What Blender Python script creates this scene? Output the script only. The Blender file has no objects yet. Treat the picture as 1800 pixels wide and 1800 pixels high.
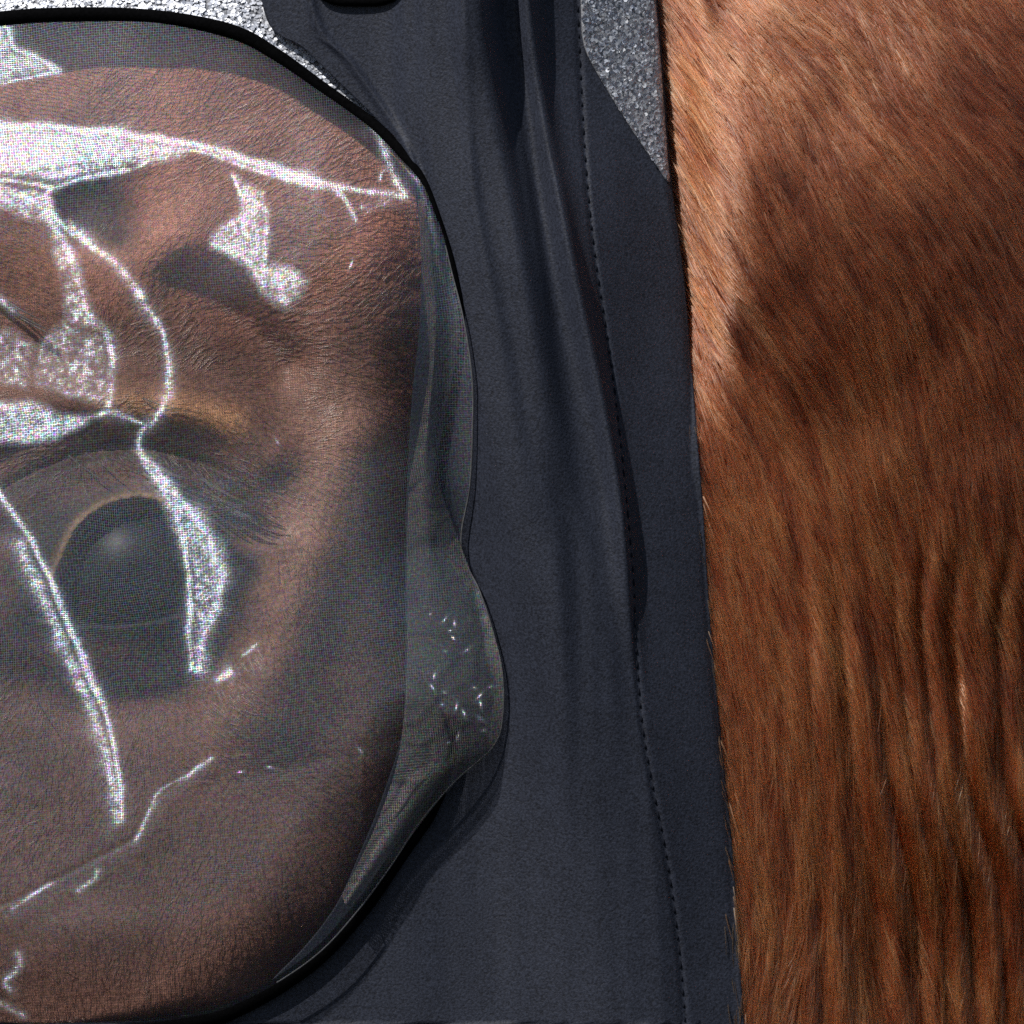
import bpy, math, random
import numpy as np
from mathutils import Vector

# ------------------------------------------------------------------ camera, sky, sun, exposure
S = 0.00014          # metres per photograph pixel on the plane of the horse's cheek
D = 2.0              # camera distance in metres
ZC = 1.5             # height of the eye above ground
sc = bpy.context.scene
col = sc.collection
cam_d = bpy.data.cameras.new('camera'); cam = bpy.data.objects.new('camera', cam_d); col.objects.link(cam)
cam.location = (0, -D, ZC); cam.rotation_euler = (math.pi/2, 0, 0)
cam_d.sensor_width = 36; cam_d.lens = 36*D/(1800*S); cam_d.clip_start = 0.05; cam_d.clip_end = 200
sc.camera = cam
SUN = Vector((-0.44, -0.48, 0.78)).normalized()       # direction towards the sun
w = bpy.data.worlds.new('World'); sc.world = w; w.use_nodes = True
nt = w.node_tree; bg = nt.nodes['Background']
sky = nt.nodes.new('ShaderNodeTexSky'); sky.sky_type = 'NISHITA'; sky.sun_disc = False
sky.sun_elevation = math.asin(SUN.z); sky.sun_rotation = math.atan2(SUN.x, SUN.y)
nt.links.new(sky.outputs[0], bg.inputs[0]); bg.inputs[1].default_value = 0.065
sd = bpy.data.lights.new('sun', 'SUN'); sun = bpy.data.objects.new('sun', sd); col.objects.link(sun)
sd.energy = 4.0; sd.angle = math.radians(0.5); sd.color = (1, .965, .92)
sun.rotation_euler = SUN.to_track_quat('Z', 'Y').to_euler(); sun.location = (-1, -1, 3.5)
sc.view_settings.view_transform = 'Standard'; sc.view_settings.look = 'None'
sc.view_settings.exposure = 0.0; sc.view_settings.gamma = 1; sc.view_settings.use_curve_mapping = False
sc.cycles.use_denoising = False; sc.cycles.sample_clamp_indirect = 4; sc.cycles.max_bounces = 6; sc.cycles.transparent_max_bounces = 16

rng = np.random.default_rng(7)
HALF = (SUN + Vector((0, -1, 0))).normalized()        # normal that mirrors the sun to a viewer in front of the horse
# slope dh/dx, dh/dy (y down) of a facet with that normal; a surface h(x, y) has the normal (-hx, 1, hy) in (X, -Y, Z)
GX = -HALF.x/(-HALF.y); GY = HALF.z/(-HALF.y)

# ------------------------------------------------------------------ helpers
def at(px, py, h):
    """pixel + height above the cheek plane (in pixels) -> local metres"""
    px, py, h = np.broadcast_arrays(np.asarray(px, float), np.asarray(py, float), np.asarray(h, float))
    k = 1 - h*S/D
    return np.stack([(px-900)*S*k, -h*S, (900-py)*S*k], -1)
def crom(pts, n=24, closed=False):
    p = np.array(pts, float)
    if closed: q = np.vstack([p[-1:], p, p[:2]])
    else: q = np.vstack([2*p[0]-p[1], p, 2*p[-1]-p[-2]])
    out = []
    t = np.linspace(0, 1, n, endpoint=False)[:, None]
    for i in range(1, len(q)-2):
        a, b, c, d = q[i-1], q[i], q[i+1], q[i+2]
        out.append(.5*((2*b)+(c-a)*t+(2*a-5*b+4*c-d)*t**2+(3*b-a-3*c+d)*t**3))
    if not closed: out.append(p[-1:])
    return np.vstack(out)
def fn(pts, by=1):
    """smooth function through points: x(y) if by=1, y(x) if by=0"""
    c = crom(pts)
    k = c[:, by]; v = c[:, 1-by]
    o = np.argsort(k, kind='stable'); k, v = k[o], v[o]
    return lambda s: np.interp(s, k, v)
def resample(c, step):
    d = np.r_[0, np.cumsum(np.hypot(*np.diff(c[:, :2], axis=0).T))]
    n = max(2, int(d[-1]/step)); s = np.linspace(0, d[-1], n)
    return np.stack([np.interp(s, d, c[:, i]) for i in range(c.shape[1])], -1)
def dist(px, py, pts):
    best = np.full(np.shape(px), 1e9)
    p = np.array(pts, float)
    for a, b in zip(p[:-1], p[1:]):
        d = b-a; L = max(d@d, 1e-9)
        t = np.clip(((px-a[0])*d[0]+(py-a[1])*d[1])/L, 0, 1)
        best = np.minimum(best, np.hypot(px-a[0]-t*d[0], py-a[1]-t*d[1]))
    return best
def inside(px, py, pts):
    p = np.array(pts, float); r = np.zeros(np.shape(px), bool)
    for a, b in zip(p, np.roll(p, -1, 0)):
        if a[1] == b[1]: continue
        c = ((a[1] > py) != (b[1] > py)) & (px < (b[0]-a[0])*(py-a[1])/(b[1]-a[1])+a[0])
        r ^= c
    return r
_lat = rng.random((256, 256))
def vnoise(x, y, s, seed=0):
    x = np.asarray(x, float)/s+seed*17.3+900; y = np.asarray(y, float)/s+seed*5.7+900
    i, j = np.floor(x).astype(int), np.floor(y).astype(int); u, v = x-i, y-j
    u = u*u*(3-2*u); v = v*v*(3-2*v); i %= 256; j %= 256; i1, j1 = (i+1) % 256, (j+1) % 256
    return (_lat[i, j]*(1-u)+_lat[i1, j]*u)*(1-v)+(_lat[i, j1]*(1-u)+_lat[i1, j1]*u)*v
def streak(x, y, ang, scale, length, seed):
    n = 11; o = np.zeros(np.shape(x))
    for t in np.linspace(-.5, .5, n): o += vnoise(x+t*length*np.sin(ang), y+t*length*np.cos(ang), scale, seed)
    return .5+(o/n-.5)*1.9
def sstep(a, b, x):
    t = np.clip((x-a)/(b-a), 0, 1); return t*t*(3-2*t)
def gauss(d, s): return np.exp(-(d/s)**2)

def empty(name, label, cat):
    o = bpy.data.objects.new(name, None); col.objects.link(o); o.location = (0, 0, ZC); o.empty_display_size = .02
    o['label'] = label; o['category'] = cat
    return o
def mesh_obj(name, co, faces, mat, parent, smooth=True, uv=None, cols=None, label=None, kind=None):
    me = bpy.data.meshes.new(name)
    co = np.ascontiguousarray(co.reshape(-1, 3), dtype=np.float32); faces = np.ascontiguousarray(faces, dtype=np.int32)
    n, k = faces.shape
    me.vertices.add(len(co)); me.vertices.foreach_set('co', co.ravel())
    me.loops.add(n*k); me.loops.foreach_set('vertex_index', faces.ravel())
    me.polygons.add(n); me.polygons.foreach_set('loop_start', np.arange(0, n*k, k, dtype=np.int32))
    me.polygons.foreach_set('loop_total', np.full(n, k, np.int32))
    me.polygons.foreach_set('use_smooth', np.full(n, smooth))
    me.update(calc_edges=True)
    if uv is not None:
        l = me.uv_layers.new(name='UVMap'); l.data.foreach_set('uv', uv.reshape(-1, 2)[faces.ravel()].astype(np.float32).ravel())
    if cols is not None:
        a = me.attributes.new('col', 'FLOAT_COLOR', 'POINT'); c4 = np.c_[cols.reshape(-1, 3), np.ones(len(co))].astype(np.float32)
        a.data.foreach_set('color', c4.ravel())
    me.validate()
    return link(name, me, mat, parent, label, kind)
def link(name, data, mat, parent, label=None, kind=None):
    if mat and not data.materials: data.materials.append(mat)
    o = bpy.data.objects.new(name, data); col.objects.link(o); o.parent = parent
    if label: o['label'] = label
    if kind: o['kind'] = kind
    return o
def grid_faces(nr, nc):
    i = np.arange(nr*nc).reshape(nr, nc)
    return np.stack([i[:-1, :-1], i[1:, :-1], i[1:, 1:], i[:-1, 1:]], -1).reshape(-1, 4)
def tube(name, pts3, rad, mat, parent, sides=10, kind=None):
    """round tube along local 3-D points"""
    P = np.asarray(pts3); n = len(P); rad = np.broadcast_to(rad, n)
    T = np.gradient(P, axis=0); T /= np.linalg.norm(T, axis=1)[:, None]+1e-12
    up = np.array([0, 1, 0.]); A = np.cross(T, up); A /= np.linalg.norm(A, axis=1)[:, None]+1e-12; B = np.cross(A, T)
    a = np.linspace(0, 2*np.pi, sides, endpoint=False)
    co = P[:, None]+rad[:, None, None]*(np.cos(a)[None, :, None]*A[:, None]+np.sin(a)[None, :, None]*B[:, None])
    i = np.arange(n*sides).reshape(n, sides); j = np.roll(i, -1, 1)
    f = np.stack([i[:-1], j[:-1], j[1:], i[1:]], -1).reshape(-1, 4)
    return mesh_obj(name, co, f, mat, parent, kind=kind)
def hair(name, P, R, mat, parent, cols, kind='stuff', label=None):
    """P: strands x points x 3"""
    n, k, _ = P.shape
    cu = bpy.data.hair_curves.new(name); cu.add_curves([k]*n)
    cu.attributes['position'].data.foreach_set('vector', P.astype(np.float32).ravel())
    r = cu.attributes.get('radius') or cu.attributes.new('radius', 'FLOAT', 'POINT')
    r.data.foreach_set('value', np.broadcast_to(R, (n, k)).astype(np.float32).ravel())
    a = cu.attributes.new('col', 'FLOAT_COLOR', 'CURVE')
    a.data.foreach_set('color', np.c_[cols, np.ones(n)].astype(np.float32).ravel())
    return link(name, cu, mat, parent, label, kind)

class NT:
    def __init__(s, name):
        s.m = bpy.data.materials.new(name); s.m.use_nodes = True; s.t = s.m.node_tree
        s.b = s.t.nodes['Principled BSDF']; s.out = s.t.nodes['Material Output']
    def n(s, typ, **kw):
        nd = s.t.nodes.new('ShaderNode'+typ)
        for k, v in kw.items():
            if k.startswith('i_'): nd.inputs[k[2:].replace('_', ' ')].default_value = v
            else: setattr(nd, k, v)
        return nd
    def l(s, a, b): s.t.links.new(a, b)
    def math(s, op, a, b=None):
        nd = s.n('Math', operation=op)
        for i, v in enumerate((a, b)):
            if v is None: continue
            if hasattr(v, 'node'): s.l(v, nd.inputs[i])
            else: nd.inputs[i].default_value = v
        return nd.outputs[0]
    def noise(s, scale_px, detail=3, rough=.5, vec=None):
        tc = s.n('TexCoord'); nd = s.n('TexNoise'); nd.inputs['Scale'].default_value = 1/(scale_px*S)
        nd.inputs['Detail'].default_value = detail; nd.inputs['Roughness'].default_value = rough
        s.l(vec or tc.outputs['Object'], nd.inputs['Vector']); return nd
    def ramp(s, fac, stops):
        r = s.n('ValToRGB'); e = r.color_ramp.elements
        e[0].position, e[0].color = stops[0][0], (*stops[0][1], 1); e[1].position, e[1].color = stops[-1][0], (*stops[-1][1], 1)
        for p, c in stops[1:-1]:
            q = e.new(p); q.color = (*c, 1)
        s.l(fac, r.inputs[0]); return r.outputs[0]
    def bump(s, fac, dist_px, strength=1):
        b = s.n('Bump'); b.inputs['Distance'].default_value = dist_px*S; b.inputs['Strength'].default_value = strength
        s.l(fac, b.inputs['Height']); s.l(b.outputs[0], s.b.inputs['Normal']); return b
    def set(s, **kw):
        for k, v in kw.items(): s.b.inputs[k.replace('_', ' ')].default_value = v

# ------------------------------------------------------------------ materials
def mat_lycra():
    m = NT('navy_lycra')
    a = m.noise(4.5, 2, .7); b = m.noise(60, 3)
    mix = m.math('ADD', m.math('MULTIPLY', a.outputs[0], .85), m.math('MULTIPLY', b.outputs[0], .15))
    c = m.ramp(mix, [(.32, (.0035, .0042, .0085)), (.68, (.0335, .0400, .0630))])
    m.l(c, m.b.inputs['Base Color']); m.set(Roughness=.62, Specular_IOR_Level=.35, Sheen_Weight=.12, Sheen_Roughness=.5)
    m.b.inputs['Sheen Tint'].default_value = (.5, .56, .75, 1)
    m.bump(a.outputs[0], 2.2, .55); return m.m
def mat_piping():
    m = NT('black_binding'); a = m.noise(6, 2)
    m.l(m.ramp(a.outputs[0], [(.3, (.0008, .0008, .001)), (.7, (.0025, .0025, .003))]), m.b.inputs['Base Color'])
    m.set(Roughness=.9, Specular_IOR_Level=.04); m.bump(a.outputs[0], 2, .5); return m.m
def mat_glitter_base():
    m = NT('silver_cloth'); a = m.noise(6, 3)
    m.l(m.ramp(a.outputs[0], [(.3, (.16, .165, .185)), (.7, (.34, .35, .38))]), m.b.inputs['Base Color'])
    m.set(Roughness=.5); m.bump(a.outputs[0], 4, .8); return m.m
def mat_flake():
    m = NT('silver_flake'); a = m.noise(14, 1)
    m.l(m.ramp(a.outputs[0], [(.35, (.60, .63, .70)), (.65, (.78, .79, .82))]), m.b.inputs['Base Color'])
    m.set(Metallic=.7, Roughness=.58); return m.m
def mat_skin():
    m = NT('horse_coat'); at_ = m.n('Attribute', attribute_name='col'); a = m.noise(9, 3, .6)
    mx = m.n('Mix', data_type='RGBA', blend_type='MULTIPLY'); mx.inputs[0].default_value = 1
    m.l(at_.outputs['Color'], mx.inputs[6]); m.l(m.ramp(a.outputs[0], [(.3, (.55, .55, .55)), (.72, (1.3, 1.3, 1.3))]), mx.inputs[7])
    m.l(mx.outputs[2], m.b.inputs['Base Color']); m.set(Roughness=.6, Specular_IOR_Level=.3)
    m.bump(a.outputs[0], 5, .6); return m.m
def mat_hair(rough=.24, boost=1.0):
    m = NT('horse_hair'); at_ = m.n('Attribute', attribute_name='col')
    h = m.n('BsdfHairPrincipled'); h.model = 'CHIANG'; h.parametrization = 'COLOR'
    m.l(at_.outputs['Color'], h.inputs['Color'])
    h.inputs['Roughness'].default_value = rough; h.inputs['Radial Roughness'].default_value = .5
    h.inputs['Random Roughness'].default_value = .3; h.inputs['Coat'].default_value = 0
    m.l(h.outputs[0], m.out.inputs['Surface']); m.t.nodes.remove(m.b); return m.m
def mat_mesh(cover=.195, base=(.292, .316, .362), pitch=2.9, metal=.66, rough=.425):
    m = NT('sheer_mesh'); uv = m.n('UVMap'); sp = m.n('SeparateXYZ'); m.l(uv.outputs[0], sp.inputs[0])
    tx = m.math('LESS_THAN', m.math('PINGPONG', sp.outputs[0], pitch/2), cover*pitch/2)
    ty = m.math('LESS_THAN', m.math('PINGPONG', sp.outputs[1], pitch/2), cover*pitch/2)
    al = m.math('MAXIMUM', tx, ty)
    nz = m.noise(9, 2, .7)
    fine = m.noise(5, 1, .5); vm = m.n('VectorMath', operation='MULTIPLY_ADD'); m.l(fine.outputs['Color'], vm.inputs[0])
    k = 2.4; vm.inputs[1].default_value = [k*c for c in base]; vm.inputs[2].default_value = [(1-k/2)*c for c in base]   # hue noise put into the colour for the glints' rainbow sparkle
    m.l(vm.outputs[0], m.b.inputs['Base Color'])
    m.set(Metallic=metal, Roughness=rough, Specular_IOR_Level=.6)
    m.bump(fine.outputs[0], 1.6, .35)
    tr = m.n('BsdfTransparent'); mx = m.n('MixShader')
    m.l(al, mx.inputs[0]); m.l(tr.outputs[0], mx.inputs[1]); m.l(m.b.outputs[0], mx.inputs[2]); m.l(mx.outputs[0], m.out.inputs['Surface'])
    return m.m
def mat_plain(name, c, rough=.5, coat=0, **kw):
    m = NT(name); a = m.noise(10, 3)
    m.l(m.ramp(a.outputs[0], [(.3, tuple(.7*x for x in c)), (.7, tuple(1.3*x for x in c))]), m.b.inputs['Base Color'])
    m.set(Roughness=rough, Coat_Weight=coat, **kw); return m.m
M_LYC, M_PIPE, M_GB, M_FL, M_SKIN, M_HAIR = mat_lycra(), mat_piping(), mat_glitter_base(), mat_flake(), mat_skin(), mat_hair()
M_MESH = mat_mesh(); M_PLEAT = mat_mesh(cover=.21, base=(.33, .31, .29), metal=.55)
M_EYE = mat_plain('eye_globe', (.010, .012, .018), .42, 0, Specular_IOR_Level=.25)
M_IRIS = mat_plain('eye_iris', (.010, .011, .014), .42, 0, Specular_IOR_Level=.25)
M_PUPIL = mat_plain('eye_pupil', (.004, .006, .011), .42, 0, Specular_IOR_Level=.25)
M_THREAD = mat_plain('seam_thread', (.008, .0095, .015), .9, Specular_IOR_Level=.1)

# ------------------------------------------------------------------ outlines read from the photograph (pixels)
PIPE_TOP = [(-420, 120), (-200, 60), (0, 33), (110, 26), (230, 27), (330, 38), (420, 60), (490, 100), (560, 150), (620, 192), (660, 222), (705, 268), (745, 322), (778, 410)]
PIPE_ALL = PIPE_TOP+[(800, 490), (814, 580), (795, 700), (768, 850), (760, 960), (770, 1080), (800, 1200), (800, 1300), (775, 1392), (700, 1505), (640, 1592), (570, 1672), (500, 1726), (430, 1766), (360, 1792), (200, 1815), (0, 1812), (-200, 1790), (-420, 1740)]
SIL = PIPE_TOP+[(796, 480), (816, 560), (830, 650), (833, 720), (828, 850), (812, 960), (845, 1040), (868, 1110), (884, 1180), (886, 1250), (870, 1310), (800, 1375), (740, 1445), (690, 1520), (636, 1594), (570, 1668), (500, 1720), (430, 1758), (360, 1783), (200, 1803), (0, 1800), (-200, 1780), (-420, 1730)]
CREASE = [(-420, 240), (-200, 216), (0, 216), (150, 224), (300, 240), (420, 270), (520, 304), (600, 326), (665, 340), (800, 350)]
y_pipe = fn(PIPE_TOP, 0); y_crease = fn(CREASE, 0)
x_open = fn([(460, -400), (460, 0), (540, 90), (658, 205), (708, 268), (738, 400), (738, 560), (724, 700), (716, 850), (714, 1000), (714, 1150), (708, 1280), (672, 1400), (632, 1500), (585, 1600), (500, 1700), (400, 1770), (100, 1815), (-450, 1840), (-460, 2250)])
x_hem = fn([(1120, -400), (1156, 0), (1170, 180), (1182, 330), (1204, 500), (1220, 700), (1236, 900), (1249, 1100), (1268, 1300), (1288, 1500), (1308, 1800), (1345, 2250)])
x_seam = fn([(1000, -400), (1030, 300), (1082, 700), (1112, 1000), (1117, 1120), (1128, 1270), (1150, 1400), (1170, 1500), (1190, 1640), (1204, 1800), (1230, 2250)])
R1 = fn([(790, -420), (785, 0), (800, 300), (850, 600), (905, 900), (970, 1200), (1020, 1600), (1060, 2250)])
R2 = fn([(840, -420), (852, 0), (872, 150), (905, 350), (945, 600), (985, 850), (1020, 1100), (1030, 2250)])
R3 = fn([(900, -420), (928, 0), (955, 200), (985, 350), (1015, 500), (1058, 700), (1092, 900), (1108, 1100), (1140, 1400), (1200, 2250)])

# ------------------------------------------------------------------ the horse
EYE = (235., 1005.)
LID_UP = crom([(40, 1085), (85, 1040), (108, 985), (138, 925), (195, 886), (255, 876), (325, 900), (390, 940), (432, 990)])
LID_LO = crom([(40, 1085), (110, 1098), (200, 1102), (300, 1088), (385, 1050), (432, 990)])
LID_POLY = np.vstack([LID_UP, LID_LO[::-1]])
CREASE_LID = crom([(-60, 900), (60, 830), (150, 795), (240, 786), (310, 800), (400, 835), (450, 885), (490, 930)])
BROW = crom([(-100, 745), (60, 712), (200, 706), (320, 716), (410, 745), (470, 800)])
def body_h(x, y):
    h = np.zeros_like(x)
    face = 1-sstep(640, 760, x)
    h += face*(28-0.00008*((x-420)**2+.5*(y-1000)**2))
    h -= 62*np.clip(1-(x_open(y)+18-x)/200, 0, 1)**2.4*(1-sstep(800, 900, x))*sstep(300, 600, y)*(1-sstep(1900, 2100, y))
    h -= 70*sstep(920, 1050, x)*(1-sstep(-10, 90, x-x_hem(y)))*(1-sstep(450, 850, y))
    # globe of the eye under the lids, brow arch, hollow above it
    r = np.hypot((x-EYE[0])*.72, y-EYE[1]-5)
    h += 84*gauss(r, 170)
    h += 54*gauss(dist(x, y, BROW), 55)
    h -= 66*gauss(np.hypot((x-165)*.8, (y-360)), 85)
    h += 40*gauss(np.hypot((x-330)*.6, (y-430)), 90)
    h -= 38*gauss(dist(x, y, [(330, 490), (420, 560), (500, 640)]), 45)
    h += 46*gauss(dist(x, y, [(620, 780), (540, 1000), (470, 1250)]), 80)
    h -= 22*gauss(dist(x, y, [(430, 1120), (330, 1210), (160, 1240), (0, 1190)]), 55)
    dl = dist(x, y, CREASE_LID)
    h -= 13*gauss(dl, 11)
    h += 8*gauss(dist(x, y, CREASE_LID+[4, 30]), 22)
    inn = inside(x, y, LID_POLY); de = dist(x, y, LID_POLY)
    h += 12*gauss(de, 14)*(~inn)*(1-.8*sstep(180, 330, x))*(1-sstep(960, 1050, y))
    h = np.where(inn, h-55*sstep(0, 14, de), h)
    # neck with skin wrinkles
    nk = sstep(-.05, 1, (x-x_hem(y))/(150+150*sstep(450, 900, y)))
    h += nk*((62+70*(1-sstep(250, 800, y)))*(1-((x-1430)/540)**2)-np.where(y < 650, .00032, .00010)*np.maximum(np.abs(y-650), 0)**2*(1-sstep(900, 1300, np.abs(y-650))*.3))
    uu = x-.11*(y-1100)+55*(vnoise(x*.4, y, 230, 3)-.5)
    wr = .55*np.abs(np.sin(np.pi*(uu+70*vnoise(uu, y*.09, 130, 71))/58))**1.2+.55*vnoise(uu, y*.10, 24, 77)
    amp = sstep(820, 1350, y)*sstep(1330, 1440, x)*(.25+.95*vnoise(uu, y*.16, 70, 5))
    h += nk*amp*42*(wr-.6)
    h += nk*8*(vnoise(x*.8+y*.5, y*.4, 90, 9)-.5)+nk*30*(vnoise(x, y, 320, 2)-.5)
    h += (1-nk)*face*6*(vnoise(x, y, 60, 4)-.5)
    h -= .54*np.maximum(y_pipe(np.clip(x, -420, 770))+30-y, 0)*(1-sstep(640, 760, x))
    # head and neck turn away outside the picture
    ex = np.maximum(np.maximum(-150-x, x-1950), 0)/420; ey = np.maximum(np.maximum(-150-y, y-1950), 0)/420
    e = np.clip(np.hypot(ex, ey), 0, 1)
    return h-700*(1-np.sqrt(np.maximum(1-e**2, 0)))
C_NECK = np.array([.110, .0240, .0088]); C_FACE = np.array([.300, .145, .102]); C_DARK = np.array([.013, .0115, .0125])
def body_col(x, y):
    t = sstep(700, 1150, x)[..., None]
    ty = sstep(200, 1000, y)[..., None]
    c = C_FACE*(1-t)+(C_NECK*(1-ty)+np.array([.152, .0295, .0085])*ty)*t
    def blend(c, k, m): return c*(1-m[..., None])+np.array(k)*m[..., None]
    c = c*(1+.5*(vnoise(x, y, 170, 6)-.5))[..., None]
    c = blend(c, (.78, .33, .22), .85*(1-sstep(420, 640, y))*(1-t[..., 0])*(.5+.8*vnoise(x, y, 90, 16)))
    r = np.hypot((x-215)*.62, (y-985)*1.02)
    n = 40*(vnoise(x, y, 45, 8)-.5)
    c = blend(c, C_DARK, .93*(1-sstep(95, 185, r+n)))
    c = blend(c, C_DARK*1.2, .9*(1-sstep(40, 105, np.hypot((x-165)*.8, y-360)+n)))  # hollow above the eye: its shade painted into the colour
    c = blend(c, C_DARK, .5*gauss(np.hypot((x+20)*.8, y-1130)+n, 100))
    c = blend(c, (.85, .42, .20), .9*gauss(dist(x, y, [(190, 724), (300, 716), (400, 744)])+n*.3, 30))  # tan highlight on the brow painted into the coat colour
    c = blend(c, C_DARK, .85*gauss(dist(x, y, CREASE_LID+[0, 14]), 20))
    c = blend(c, (.62, .33, .23), .7*gauss(dist(x, y, [(610, 780), (570, 950), (520, 1080)]), 95))  # cheek crest lightened in colour, as where light catches it
    c = blend(c, C_DARK*1.6, .45*(1-sstep(0, 60, y-y_pipe(x)+70*(vnoise(x, y, 60, 18)-.5)))*(x < 760))  # shadow under the top binding painted into the coat colour
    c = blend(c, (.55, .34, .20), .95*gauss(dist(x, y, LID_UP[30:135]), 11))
    c = blend(c, (.22, .085, .03), .7*gauss(np.hypot(x-10, y-450)+n, 90))
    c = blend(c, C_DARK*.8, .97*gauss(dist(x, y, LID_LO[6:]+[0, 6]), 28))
    return np.clip(c, .003, 1)

horse = empty('horse', 'chestnut horse, its dark eye and long brown neck hair seen close up', 'horse')
st = 6
gx = np.arange(-570., 2371, st); gy = np.arange(-570., 2371, st)
X, Y = np.meshgrid(gx, gy)
H = body_h(X, Y)
co = at(X, Y, H)
f = grid_faces(*X.shape)
nr, nc = X.shape; idx = np.arange(nr*nc).reshape(nr, nc)
rim = np.r_[idx[0], idx[1:, -1], idx[-1, -2::-1], idx[-2:0:-1, 0]]
rc = co.reshape(-1, 3)[rim]
back = rc.copy(); back[:, 1] += .12; back2 = rc*[.55, 1, .55]; back2[:, 1] += .20
n0 = nr*nc; nrim = len(rim); a0 = np.arange(nrim); a1 = np.roll(a0, -1)
allco = np.vstack([co.reshape(-1, 3), back, back2, [[0, .33, 0]]])
f2 = np.stack([rim[a0], rim[a1], n0+a1, n0+a0], -1); f3 = np.stack([n0+a0, n0+a1, n0+nrim+a1, n0+nrim+a0], -1)
f4 = np.stack([n0+nrim+a0, n0+nrim+a1, np.full(nrim, n0+2*nrim), np.full(nrim, n0+2*nrim)], -1)
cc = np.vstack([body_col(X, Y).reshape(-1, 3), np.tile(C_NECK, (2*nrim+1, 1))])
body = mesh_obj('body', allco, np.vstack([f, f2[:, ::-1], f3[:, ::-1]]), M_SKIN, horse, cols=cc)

# eye: globe, iris and the wide pupil as caps of the same ball
def cap(name, rad, ang, ysq, mat, parent, n=48, k=16, full=False):
    th = np.linspace(0, math.pi if full else ang, k)[:, None]; ph = np.linspace(0, 2*np.pi, n, endpoint=False)[None]
    x = rad*np.sin(th)*np.cos(ph); z = rad*np.sin(th)*np.sin(ph)*ysq
    d = np.sqrt(np.maximum(rad**2-x**2-z**2, 0))*np.where(th > np.pi/2, -1, 1)
    c = at(*np.broadcast_arrays(EYE[0]+10, EYE[1]+15, -52.)); 
    pts = np.stack([c[0]+x*S, c[1]-d*S, c[2]+z*S], -1)
    i = np.arange(k*n).reshape(k, n); j = np.roll(i, -1, 1)
    return mesh_obj(name, pts, np.stack([i[:-1], i[1:], j[1:], j[:-1]], -1).reshape(-1, 4), mat, parent)
eye = cap('eye', 150, 0, 1, M_EYE, horse, full=True)
eye['label'] = 'large dark blue-black eye half hidden by its lids'
cap('iris', 151.5, .78, .86, M_IRIS, eye)
cap('pupil', 153, .46, .55, M_PUPIL, eye)

# hair
def strands(n, xr, yr, keep, ang, length, lift, rad, curl, clump, bright, jit=.12, pts=5):
    x = rng.uniform(*xr, n*2); y = rng.uniform(*yr, n*2)
    k = keep(x, y); x, y = x[k][:n], y[k][:n]; n = len(x)
    a = ang(x, y)+rng.normal(0, jit, n)
    L = length(x, y)*rng.uniform(.6, 1.25, n)
    a0 = ang(x, y); lic = streak(x, y, a0, 8, 90, 72); lic2 = streak(x, y, a0, 17, 150, 73)
    ctr = (lic2-.5)*(clump or 0)*2.2
    wild = np.where((rng.random(n) < .05) & (x < x_hem(y)+8), rng.uniform(1.5, 2.8, n), 1) if clump else 1
    P = np.zeros((n, pts, 3)); bend = rng.normal(0, curl, n)
    cx, cy = x.copy(), y.copy(); seg = L/(pts-1)
    for i in range(pts):
        t = i/(pts-1)
        off = ctr*t if clump else 0
        px, py = cx+off*np.cos(a), cy
        h = body_h(px, py)+1+lift*L*np.sin(t*np.pi*.62)*(.35+1.3*lic if clump else 1)*wild
        P[:, i] = at(px, py, h)
        aa = a+bend*t
        cx = cx+seg*np.sin(aa); cy = cy+seg*np.cos(aa)
    c = body_col(x, y)*bright
    v = rng.normal(1, .22, n)[:, None]*np.clip(1+2.2*(lic-.5)+.8*(lic2-.5), .18, 2.4)[:, None]
    warm = rng.normal(0, .12, n)
    c = c*np.clip(v, .3, 2)*np.stack([1+0*warm, 1+warm, 1+warm*1.4], -1)
    R = rad*rng.uniform(.6, 1.25, n)[:, None]*np.linspace(1, .35, pts)[None]*S
    return P, R, np.clip(c, .004, .9)
def neck_ang(x, y):
    a = np.interp(y, [-400, 0, 300, 600, 900, 1200, 1500, 2300], [.78, .72, .62, .40, .26, .17, .14, .12])
    a = a+.12*np.clip((x-1450)/400, -1, 1)*(1-sstep(300, 900, y))
    a = a-.22*gauss(np.hypot((x-1390)/110, (y-1640)/130), 1)
    return a+.35*(vnoise(x, y, 160, 21)-.5)
P, R, C = strands(115000, (1120, 2250), (-450, 2250), lambda x, y: x > x_hem(y)-16-14*sstep(600, 1200, y), neck_ang,
                  lambda x, y: np.interp(y, [0, 600, 1200], [70, 66, 80]), .09, 1.4, .12, 16, 2.5, jit=.07)
hair('coat', P, R, M_HAIR, horse, C, label='short glossy chestnut hair on the neck')
def face_ang(x, y):
    return np.arctan2(x-150, y-760)*.8+1.2*(vnoise(x, y, 120, 31)-.5)
P, R, C = strands(24000, (-300, 760), (0, 1830), lambda x, y: (~inside(x, y, LID_POLY)) & (x < x_open(y)-8) & (y > y_pipe(np.minimum(x, 770))) & (dist(x, y, LID_POLY) > 14)
                  & (rng.random(len(x)) < .12+.88*sstep(150, 210, np.hypot((x-215)*.62, y-1010))), face_ang, lambda x, y: 22+0*x, .05, .7, .3, 0, 1.8, jit=.25, pts=4)
hair('face_hair', P, R, M_HAIR, horse, C, label='fine brown hair on the cheek and brow')
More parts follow.
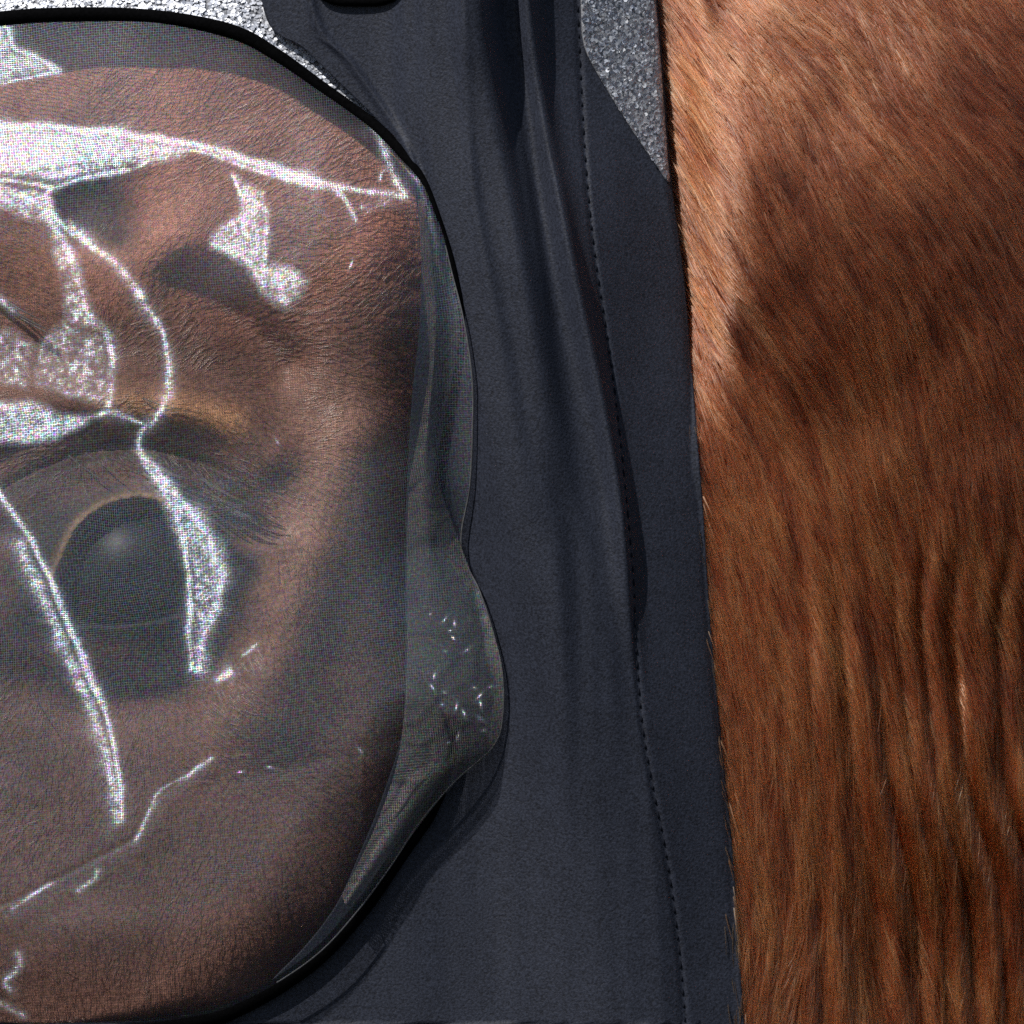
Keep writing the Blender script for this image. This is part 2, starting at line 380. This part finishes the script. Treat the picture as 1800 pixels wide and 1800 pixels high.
# lashes along the upper lid and brow whiskers
n = 46; t0 = rng.uniform(0, 1, n); base = np.stack([262+150*t0, 818+75*t0], -1)+rng.normal(0, 14, (n, 2))
P = np.zeros((n, 6, 3)); a = rng.normal(.90, .09, n); L = rng.uniform(50, 125, n)
for i in range(6):
    t = i/5; px = base[:, 0]+L*t*np.sin(a+.15*t); py = base[:, 1]+L*t*np.cos(a+.15*t)
    P[:, i] = at(px, py, body_h(base[:, 0], base[:, 1])+6+26*t*(1-.35*t))
lc = np.where(rng.random((n, 1)) < .65, [[.80, .58, .48]], [[.02, .017, .018]])
hair('eyelashes', P, 3.3*S*np.linspace(1, .4, 6)[None]*rng.uniform(.7, 1.2, n)[:, None], M_HAIR, horse, lc)
n = 9; bx = np.array([-20, 0, 10, 120, 150, 90, 40, 330, 250.]); by = np.array([520, 535, 528, 800, 796, 1060, 1190, 1010, 700.])
P = np.zeros((n, 6, 3)); a = np.array([.95, .93, .97, .85, .9, 2.1, .5, .9, 1.2]); L = np.array([115, 95, 70, 80, 70, 90, 110, 100, 90.])
for i in range(6):
    t = i/5; P[:, i] = at(bx+L*t*np.sin(a+.1*t), by+L*t*np.cos(a+.1*t), body_h(bx, by)+5+40*t)
hair('whiskers', P, np.array([5, 4, 3, 2, 2, 2, 1.5, 1.5, 1.5])[:, None]*S*np.linspace(1, .3, 6)[None], M_HAIR, horse, np.tile([.015, .014, .016], (n, 1)))

# ------------------------------------------------------------------ the fly mask
mask = empty('fly_mask', 'navy stretch fly mask with sheer mesh over the eye and silver glitter panels', 'fly mask')
def hood_h(x, y):
    h = 26+np.zeros_like(x)
    fade = 1-sstep(700, 1500, y)
    h += 74*gauss(x-R1(y), 85)*(.25+.75*fade)
    d1 = x-R1(y); h += 10*gauss(d1+40, 18)*(1-sstep(300, 650, y))
    h += 34*gauss(x-R2(y), 28)*(1-sstep(550, 1050, y))
    d = x-R3(y); k = 1-sstep(900, 1250, y)
    h += k*32*np.where(d < 0, gauss(d, 22), gauss(d, 17))
    d = x-(R3(y)-36); h += 16*gauss(d, 12)*(1-sstep(120, 380, y))
    h += (9*gauss(x-R1(y)+75, 15)+8*gauss(x-R1(y)-28, 12)+7*gauss(x-R2(y)-26, 9))*(1-sstep(250, 700, y))
    h += 64*np.maximum(1-np.sqrt(((x-R3(y)+25)/205)**2+.03), 0)*sstep(100, 500, y)*(1-.55*sstep(1250, 1750, y))
    cord = vnoise(x-R2(y)+900, y*.055, 72, 43)+.18*vnoise(x-R2(y)+900, y*.06, 30, 44)
    h += 62*(cord-.6)*sstep(700, 820, x)*(1-sstep(-60, 10, x-R3(y)))*(1-.8*sstep(950, 1650, y))
    h -= (.26+.10*(1-sstep(500, 1100, y)))*np.maximum(x-R3(y), 0)
    h += 9*gauss(x-fn([(500, -420), (545, 0), (620, 115), (700, 235), (760, 380), (790, 560)])(y), 9)*(1-sstep(380, 560, y))
    h -= 5*gauss(x-x_seam(y), 4.5)
    h += 8*(vnoise(x-.15*y, y*.25, 70, 41)-.5)+14*(vnoise(x, y*.5, 260, 42)-.5)
    h += 12*gauss(x-x_hem(y), 60)-6*gauss(x-x_hem(y), 7)
    return h
def hood_s(x, y): return np.maximum(hood_h(x, y), body_h(x, y)+10)
ys = np.arange(-420, 2240, 7.); nx = 190
u = np.linspace(0, 1, nx)
Yh = np.repeat(ys[:, None], nx, 1); xl = x_open(ys)[:, None]; xr = x_hem(ys)[:, None]
Xh = xl+(xr-xl)*u[None]
Hh = hood_h(Xh, Yh)
Hh = np.maximum(Hh, body_h(Xh, Yh)+10)
hood = mesh_obj('hood_panel', at(Xh, Yh, Hh), grid_faces(*Xh.shape), M_LYC, mask, label='dark navy stretch fabric with long soft folds')
md = hood.modifiers.new('thickness', 'SOLIDIFY'); md.thickness = 9*S; md.offset = -1
# seam stitches down the hem
me0 = None
sy = np.arange(-80, 1830, 24.)
for i, y0 in enumerate(sy):
    x0, x1 = float(x_seam(y0)), float(x_seam(y0+11))
    hh = float(hood_s(np.array([x0]), np.array([y0]))[0])-.4
    a_ = at(x0, y0, hh); ang = math.atan2(x1-x0, 11)
    if me0 is None:
        t = np.linspace(-6, 6, 7); pts = np.stack([0*t, -(2.2*np.cos(t/6*1.3))*S, -t*S], -1)
        o = tube('stitch', pts, np.array([.8, 1.6, 2, 2.1, 2, 1.6, .8])*S, M_THREAD, hood, 6); me0 = o.data
    else: o = link('stitch', me0, None, hood)
    k_ = .7+.6*((i*37) % 11)/11; o.scale = (1, 1, k_)
    o.location = a_; o.rotation_euler = (0, -ang, 0)

# glitter panels with flakes
def panel(name, Xp, Yp, Hf, label, nfl, region, tilt, spread):
    Hp = Hf(Xp, Yp)
    p = mesh_obj(name, at(Xp, Yp, Hp), grid_faces(*Xp.shape), M_GB, mask, label=label)
    md = p.modifiers.new('thickness', 'SOLIDIFY'); md.thickness = 6*S; md.offset = -1
    (x0, x1, y0, y1), ok = region
    x = rng.uniform(x0, x1, nfl*3); y = rng.uniform(y0, y1, nfl*3); k = ok(x, y); x, y = x[k][:nfl], y[k][:nfl]; n = len(x)
    e = 2.; hx = (Hf(x+e, y)-Hf(x-e, y))/(2*e); hy = (Hf(x, y+e)-Hf(x, y-e))/(2*e)
    N = np.stack([-hx, -np.ones(n), hy], -1)+rng.normal(0, spread, (n, 3))+np.array(tilt); N /= np.linalg.norm(N, axis=1)[:, None]
    A = np.cross(N, [0, 0, 1.]); A /= np.linalg.norm(A, axis=1)[:, None]; B = np.cross(N, A)
    ph = np.arange(6)*np.pi/3; r = rng.uniform(2.0, 4.2, n)*S
    c = at(x, y, Hf(x, y)+rng.uniform(1.5, 4.5, n))
    v = c[:, None]+r[:, None, None]*(np.cos(ph)[None, :, None]*A[:, None]+np.sin(ph)[None, :, None]*B[:, None])
    mesh_obj('glitter_flakes', v, np.arange(n*6).reshape(n, 6), M_FL, p, smooth=False, kind='stuff')
    return p
xs = np.linspace(-480, 745, 150); v = np.linspace(0, 1, 60)[:, None]
Xp = np.repeat(xs[None], 60, 0); Yp = -420+(y_pipe(xs)[None]+420)*v
panel('glitter_panel', Xp, Yp, lambda x, y: 22-.50*np.maximum(y_pipe(np.clip(x, -420, 770))-y, 0), 'bright silver glitter fabric above the black binding', 30000,
      ((-480, 745, -420, 330), lambda x, y: (y < y_pipe(x)-4) & (x < x_open(y)+8)), (-.10, 0, .06), .20)
xg0 = fn([(1010, -420), (1022, 0), (1026, 70), (1046, 120), (1110, 225), (1176, 322)]); xg1 = lambda y: x_hem(y)-3
yp2 = np.linspace(-420, 320, 110)[:, None]; Yp = np.repeat(yp2, 24, 1); Xp = xg0(Yp)+(xg1(Yp)-xg0(Yp))*np.linspace(0, 1, 24)[None]
panel('glitter_panel', Xp, Yp, lambda x, y: hood_s(x, y)+7, 'dim grey glitter fabric wedge between navy fabric and chestnut neck', 7000,
      ((1000, 1180, -400, 318), lambda x, y: (x > xg0(y)+2) & (x < xg1(y)-2)), (.25, 0, -.35), .30)

# black binding round the eye opening
pa = resample(crom(PIPE_ALL, 16), 9)
rad = np.interp(pa[:, 0]+0*pa[:, 1], [0, 420, 640, 760, 2000], [13, 13, 10, 8, 8])
rad = np.where(pa[:, 1] > 1400, 15, np.where((pa[:, 1] > 330), 6.5, rad)); rad = np.convolve(np.pad(rad, 4, mode='edge'), np.ones(9)/9, 'valid')
hp = 34+0*rad; hp = np.where(pa[:, 0] > 640, np.maximum(hp, hood_h(pa[:, 0], pa[:, 1])+5), hp)
hp = np.convolve(np.pad(hp, 10, mode='edge'), np.ones(21)/21, 'valid')
tube('binding', at(pa[:, 0], pa[:, 1], hp), rad*S, M_PIPE, mask, 12)
ex = resample(crom([(540, -60), (572, -6), (630, 3), (690, -6), (730, -60)]), 8)
tube('binding', at(ex[:, 0], ex[:, 1], hood_h(ex[:, 0], ex[:, 1])+6), 8*S, M_PIPE, mask, 10)

# the sheer mesh: dome with creases, pleats, and glints bent into its normals
SILC = resample(crom(SIL, 16), 3.5)
LEFT = np.array([(-420, y) for y in np.arange(1726, 122, -6.)])
RING = np.vstack([SILC, LEFT]); CEN = np.array([60., 930.])
PATCH = [  # glint areas bent into the normals: outline, share that glints, grain
    ([(-200, 222), (0, 222), (150, 232), (260, 244), (340, 262), (330, 284), (230, 298), (130, 314), (90, 322), (0, 312), (-200, 318)], .92, 7),
    ([(-60, 30), (8, 46), (28, 84), (102, 120), (60, 131), (-60, 165)], .95, 9),
    ([(-100, 705), (60, 700), (110, 722), (192, 722), (150, 756), (100, 776), (50, 788), (-100, 778)], 1, 11),
    ([(408, 300), (470, 338), (470, 400), (466, 455), (520, 464), (550, 490), (535, 522), (500, 554), (458, 520), (424, 470), (358, 440), (366, 412), (420, 370)], .88, 8),
    ([(58, 600), (110, 556), (182, 580), (196, 722), (100, 695), (52, 680)], .72, 8),
    ([(85, 400), (140, 440), (160, 520), (190, 590), (110, 570), (100, 500)], .78, 8),
    ([(-100, 560), (30, 580), (70, 605), (50, 690), (-100, 650)], .68, 9),
    ([(-60, 312), (90, 326), (110, 390), (60, 390), (-60, 360)], .75, 8),
    ([(640, 352), (690, 340), (700, 372), (630, 384), (612, 350)], .6, 9),
    ([(240, 800), (300, 840), (385, 950), (390, 1050), (350, 1180), (330, 1180), (330, 1000)], .72, 7),
]
LINES = [  # glint streaks bent into the normals: polyline, half width, share, grain
    ([(-200, 224), (0, 221), (150, 229), (300, 247), (420, 277), (520, 310), (600, 331), (668, 344), (700, 344)], 9, 1, 20),
    ([(250, 262), (330, 266), (420, 290), (520, 322), (600, 338)], 5, .8, 16),
    ([(-200, 318), (0, 314), (60, 322), (92, 326), (130, 314), (200, 303), (240, 296), (262, 280)], 5, .9, 14),
    ([(128, 316), (90, 328), (80, 352), (96, 384), (130, 412)], 6, .95, 14),
    ([(-20, 48), (14, 52), (30, 86), (100, 121)], 6, 1, 14), ([(100, 122), (50, 132), (-20, 152)], 4, .9, 12),
    ([(120, 396), (160, 430), (205, 462), (250, 520), (285, 590), (300, 655), (294, 705), (262, 745), (245, 775), (250, 800)], 11, .95, 8),
    ([(245, 790), (262, 815), (290, 845), (328, 890), (366, 945), (384, 1000), (376, 1060), (358, 1120), (348, 1180)], 14, .9, 8),
    ([(250, 810), (300, 880), (325, 960), (332, 1060), (334, 1180)], 8, .95, 9),
    ([(0, 330), (60, 352), (108, 420), (128, 480), (150, 540), (186, 590), (192, 650), (192, 722)], 11, .9, 8),
    ([(150, 735), (200, 728), (250, 745)], 7, .9, 12),
    ([(-30, 830), (0, 872), (60, 960), (100, 1050), (150, 1160), (190, 1270), (206, 1350), (212, 1440)], 8, 1, 24),
    ([(30, 960), (70, 1040), (125, 1160), (165, 1260), (190, 1350), (205, 1440)], 14, .68, 7),
    ([(-10, 520), (20, 545)], 8, .8, 9), ([(410, 310), (428, 350), (470, 372), (466, 455)], 6, .8, 10),
    ([(384, 1192), (402, 1180)], 8, 1, 12), ([(425, 1152), (452, 1132)], 4, .8, 8),
    ([(238, 1474), (252, 1452), (272, 1412)], 5, .75, 9), ([(276, 1402), (320, 1366), (366, 1334)], 4, .8, 10),
    ([(140, 1566), (166, 1546), (172, 1532)], 5, .75, 9), ([(20, 1598), (60, 1572), (90, 1556)], 4, .7, 9),
    ([(30, 1680), (36, 1700), (10, 1726), (20, 1738)], 7, .7, 9), ([(0, 1760), (42, 1784)], 5, .6, 8),
    ([(594, 342), (606, 352), (624, 386)], 10, 1, 14), ([(656, 226), (668, 250), (690, 296), (704, 342)], 12, 1, 14), ([(690, 296), (676, 300), (668, 320)], 4, 1, 12),
    ([(640, 378), (690, 350), (712, 340)], 3, .9, 12), ([(720, 290), (745, 320)], 4, .7, 10),
]
DOTS = [(754, 1077), (782, 1085), (800, 1092), (795, 1120), (784, 1146), (820, 1143), (766, 1192), (760, 1212), (782, 1220), (776, 1240), (800, 1243), (812, 1255), (837, 1208), (865, 1204), (845, 1225), (845, 1240), (842, 1265), (850, 1285), (790, 1304), (805, 1296), (632, 1322), (30, 1700), (8, 1735), (616, 464), (486, 772), (470, 1350), (424, 1355), (790, 1105)]  # small glint spots, set by the same bent normals
def mesh_base(x, y, e, top):
    """x, y, distance to the outline, and whether the outline there is the top binding"""
    q = np.sin(np.pi/2*np.minimum(e/190, 1))
    lo = np.where(x > 640, np.maximum(hood_h(np.maximum(x, 700), y)+14, 50), 70); dome = lo*(1-q)+(258-108*sstep(400, 850, y))*q+.02*np.minimum(e, 400)
    yp, yc = y_pipe(np.clip(x, -420, 770)), y_crease(x)
    t = (y-yp)/np.maximum(yc-yp, 8)
    hc = 30+1.5*np.clip(yc-yp, 0, 130)
    bev = np.maximum(92*np.clip(1-x/430, 0, 1), 13*(1-sstep(640, 690, x)))
    low = np.where(y < yc+bev, hc+(y-yc)*GY, hc+bev*GY+(y-yc-bev)*.06)
    tent = np.where(t < 1, 30+(hc-30)*np.clip(t, 0, 1), low)+240*sstep(430, 760, x)**2*sstep(0, .6, t)
    k = 7.
    return -k*np.logaddexp(-dome/k, -tent/k)
def mesh_h(x, y, e, top):
    h = mesh_base(x, y, e, top)
    h = h+6*(vnoise(x, y, 160, 51)-.5)+1.2*(vnoise(x, y, 45, 52)-.5)
    # pleat that runs down to the lower left, dart beside the cheek
    h = h-1.2*gauss(dist(x, y, [(372, 1330), (275, 1405), (235, 1475), (60, 1565), (-60, 1620)]), 6)+1.2*gauss(dist(x, y, [(380, 1350), (290, 1420), (255, 1490), (80, 1590), (-60, 1660)]), 16)
    h = h-1*gauss(dist(x, y, [(430, 1365), (620, 1325), (720, 1290)]), 14)
    return h
def glint_mask(x, y):
    """how far the shading normals are turned to glint at the camera, 0..1"""
    x, y = x+10*(vnoise(x, y, 48, 131)-.5)+2*(vnoise(x, y, 13, 132)-.5), y+10*(vnoise(x, y, 48, 133)-.5)+2*(vnoise(x, y, 13, 134)-.5)
    m = np.zeros_like(x)
    def grain(p, g, sd):
        n = .75*vnoise(x, y, g, sd)+.25*vnoise(x, y, g*.5, sd+1)
        return 1. if p >= 1 else np.clip(.42+.75*(p-.3)+1.0*(n-.5), 0, 1)
    for k, (poly, p, g) in enumerate(PATCH):
        q = np.array(poly); b = (x > q[:, 0].min()) & (x < q[:, 0].max()) & (y > q[:, 1].min()) & (y < q[:, 1].max())
        w_ = np.zeros_like(x); w_[b] = inside(x[b], y[b], poly)*sstep(-12, 16, dist(x[b], y[b], np.vstack([q, q[:1]])))
        m = np.maximum(m, w_*(.36+.52*grain(p, g, 80+k)))
    for k, (pl, wd, p, g) in enumerate(LINES):
        d = dist(x, y, crom(pl, 6)); wv = wd*(.38+.52*vnoise(x, y, 30, 53))
        m = np.maximum(m, .50*np.exp(-(d/(2.8*wv))**2)+.44*np.exp(-(d/(1.6*wv))**2)*grain(p, g, 95+k))
    for k, (dx, dy) in enumerate(DOTS):
        cs, sn = math.cos(k*2.4), math.sin(k*2.4); u_, v_ = (x-dx)*cs+(y-dy)*sn, (y-dy)*cs-(x-dx)*sn
        m = np.maximum(m, (.92+.3*((k*5) % 4)/3)*np.exp(-(u_/(4+(k*7) % 9))**2-(v_/(3+(k*3) % 3))**2))
    return np.clip(m*(.82+.22*vnoise(x, y, 12, 120)), 0, 1)
rr_ = np.linspace(0, 1, 330)**.8
RX = CEN[0]+(RING[None, :, 0]-CEN[0])*rr_[:, None]; RY = CEN[1]+(RING[None, :, 1]-CEN[1])*rr_[:, None]
# true distance to the outline from a coarse field
cgx = np.arange(-440, 920, 7.); cgy = np.arange(0, 1830, 7.); CX, CY = np.meshgrid(cgx, cgy)
DF = dist(CX, CY, resample(crom(SIL, 16), 9))
def field(x, y):
    fx = np.clip((x-cgx[0])/7, 0, len(cgx)-1.001); fy = np.clip((y-cgy[0])/7, 0, len(cgy)-1.001)
    i, j = fx.astype(int), fy.astype(int); u, v = fx-i, fy-j
    return (DF[j, i]*(1-u)+DF[j, i+1]*u)*(1-v)+(DF[j+1, i]*(1-u)+DF[j+1, i+1]*u)*v
E = field(RX, RY); E[-1, :len(SILC)] = 0
TOP = RY < 420
RH = mesh_h(RX, RY, E, TOP)
m_, n_ = RX.shape
ii = np.arange(m_*n_).reshape(m_, n_); jj = np.roll(ii, -1, 1)
fm = np.stack([ii[:-1], jj[:-1], jj[1:], ii[1:]], -1).reshape(-1, 4)
ca, sa = math.cos(.05), math.sin(.05)
def weave_uv(x, y): 
    wx = x+5*(vnoise(x, y, 90, 61)-.5)*2; wy = y+5*(vnoise(x, y, 90, 62)-.5)*2
    return np.stack([wx*ca+wy*sa, -wx*sa+wy*ca], -1)
em = mesh_obj('eye_mesh', at(RX, RY, RH), fm[:, ::-1], M_MESH, mask, uv=weave_uv(RX, RY), label='sheer grey see-through mesh bulging over the eye, with creases and glints bent into its normals')
def bend_glints(o, x, y):
    """turn shading normals to mirror the sun at the camera, drawing the glints in"""
    me = o.data; nv = len(me.vertices); N = np.zeros(nv*3, np.float32); me.vertex_normals.foreach_get('vector', N); N = N.reshape(-1, 3)
    if N[:, 1].mean() > 0: me.flip_normals(); N = -N
    m = glint_mask(x.ravel(), y.ravel())[:, None]; N = N*(1-m)+np.array(HALF)[None]*m; N /= np.linalg.norm(N, axis=1)[:, None]+1e-9
    me.normals_split_custom_set_from_vertices(N)
bend_glints(em, RX, RY)  # glint shapes are put into the normals, aimed at the camera
def layer(name, left, right, hoff, hfun, label, n=90):
    """a second thickness of mesh between two rails"""
    a = crom(left, 20); b = crom(right, 20)
    a = np.stack([np.interp(np.linspace(0, 1, n), np.linspace(0, 1, len(a)), a[:, i]) for i in (0, 1)], -1)
    b = np.stack([np.interp(np.linspace(0, 1, n), np.linspace(0, 1, len(b)), b[:, i]) for i in (0, 1)], -1)
    t = np.linspace(0, 1, 30)[None, :, None]; q = a[:, None]*(1-t)+b[:, None]*t
    hh = hfun(q[..., 0], q[..., 1], t[..., 0]*np.ones((n, 1)))
    return mesh_obj(name, at(q[..., 0], q[..., 1], hh), grid_faces(n, 30), M_PLEAT, mask, uv=weave_uv(q[..., 0]+31, q[..., 1]*1.02+17), label=label)
layer('mesh_pleat', [(735, 350), (742, 480), (752, 580), (754, 650), (738, 750), (720, 850), (715, 1000), (716, 1150), (709, 1270), (698, 1340), (680, 1400), (648, 1480), (600, 1575)],
      [(752, 352), (772, 480), (776, 560), (768, 650), (765, 760), (772, 850), (803, 940), (866, 1110), (884, 1200), (868, 1312), (790, 1384), (700, 1500), (615, 1605)],
      0, lambda x, y, t: np.maximum(hood_h(x, y), 40)+22+22*np.sin(np.pi*np.clip(t, 0, 1))-4*t, 'doubled grey strip of mesh beside the cheek')
layer('mesh_pleat', [(735, 352), (742, 480), (753, 580), (755, 650), (740, 750), (722, 850), (717, 1000), (718, 1150), (711, 1270), (700, 1340), (683, 1400), (650, 1480), (602, 1570)],
      [(750, 356), (771, 480), (775, 560), (767, 650), (764, 760), (771, 850), (800, 940), (860, 1110), (876, 1200), (860, 1312), (785, 1384), (697, 1498), (614, 1600)],
      0, lambda x, y, t: np.maximum(hood_h(x, y), 40)+17+16*np.sin(np.pi*np.clip(t, 0, 1))-4*t, 'under layer of the doubled mesh strip')

# the mesh's folded edge
ed = SILC[(SILC[:, 0] > 700) | (SILC[:, 1] > 1000)]; ed = ed[(ed[:, 1] > 430) & (ed[:, 1] < 1730)][::2]
ex_ = field(ed[:, 0], ed[:, 1])*0
tube('mesh_edge', at(ed[:, 0]-1.5, ed[:, 1], mesh_h(ed[:, 0], ed[:, 1], ex_, ed[:, 1] < 0)+1), 1.5*S, mat_plain('mesh_hem_thread', (.10, .10, .105), .6), mask, 6)
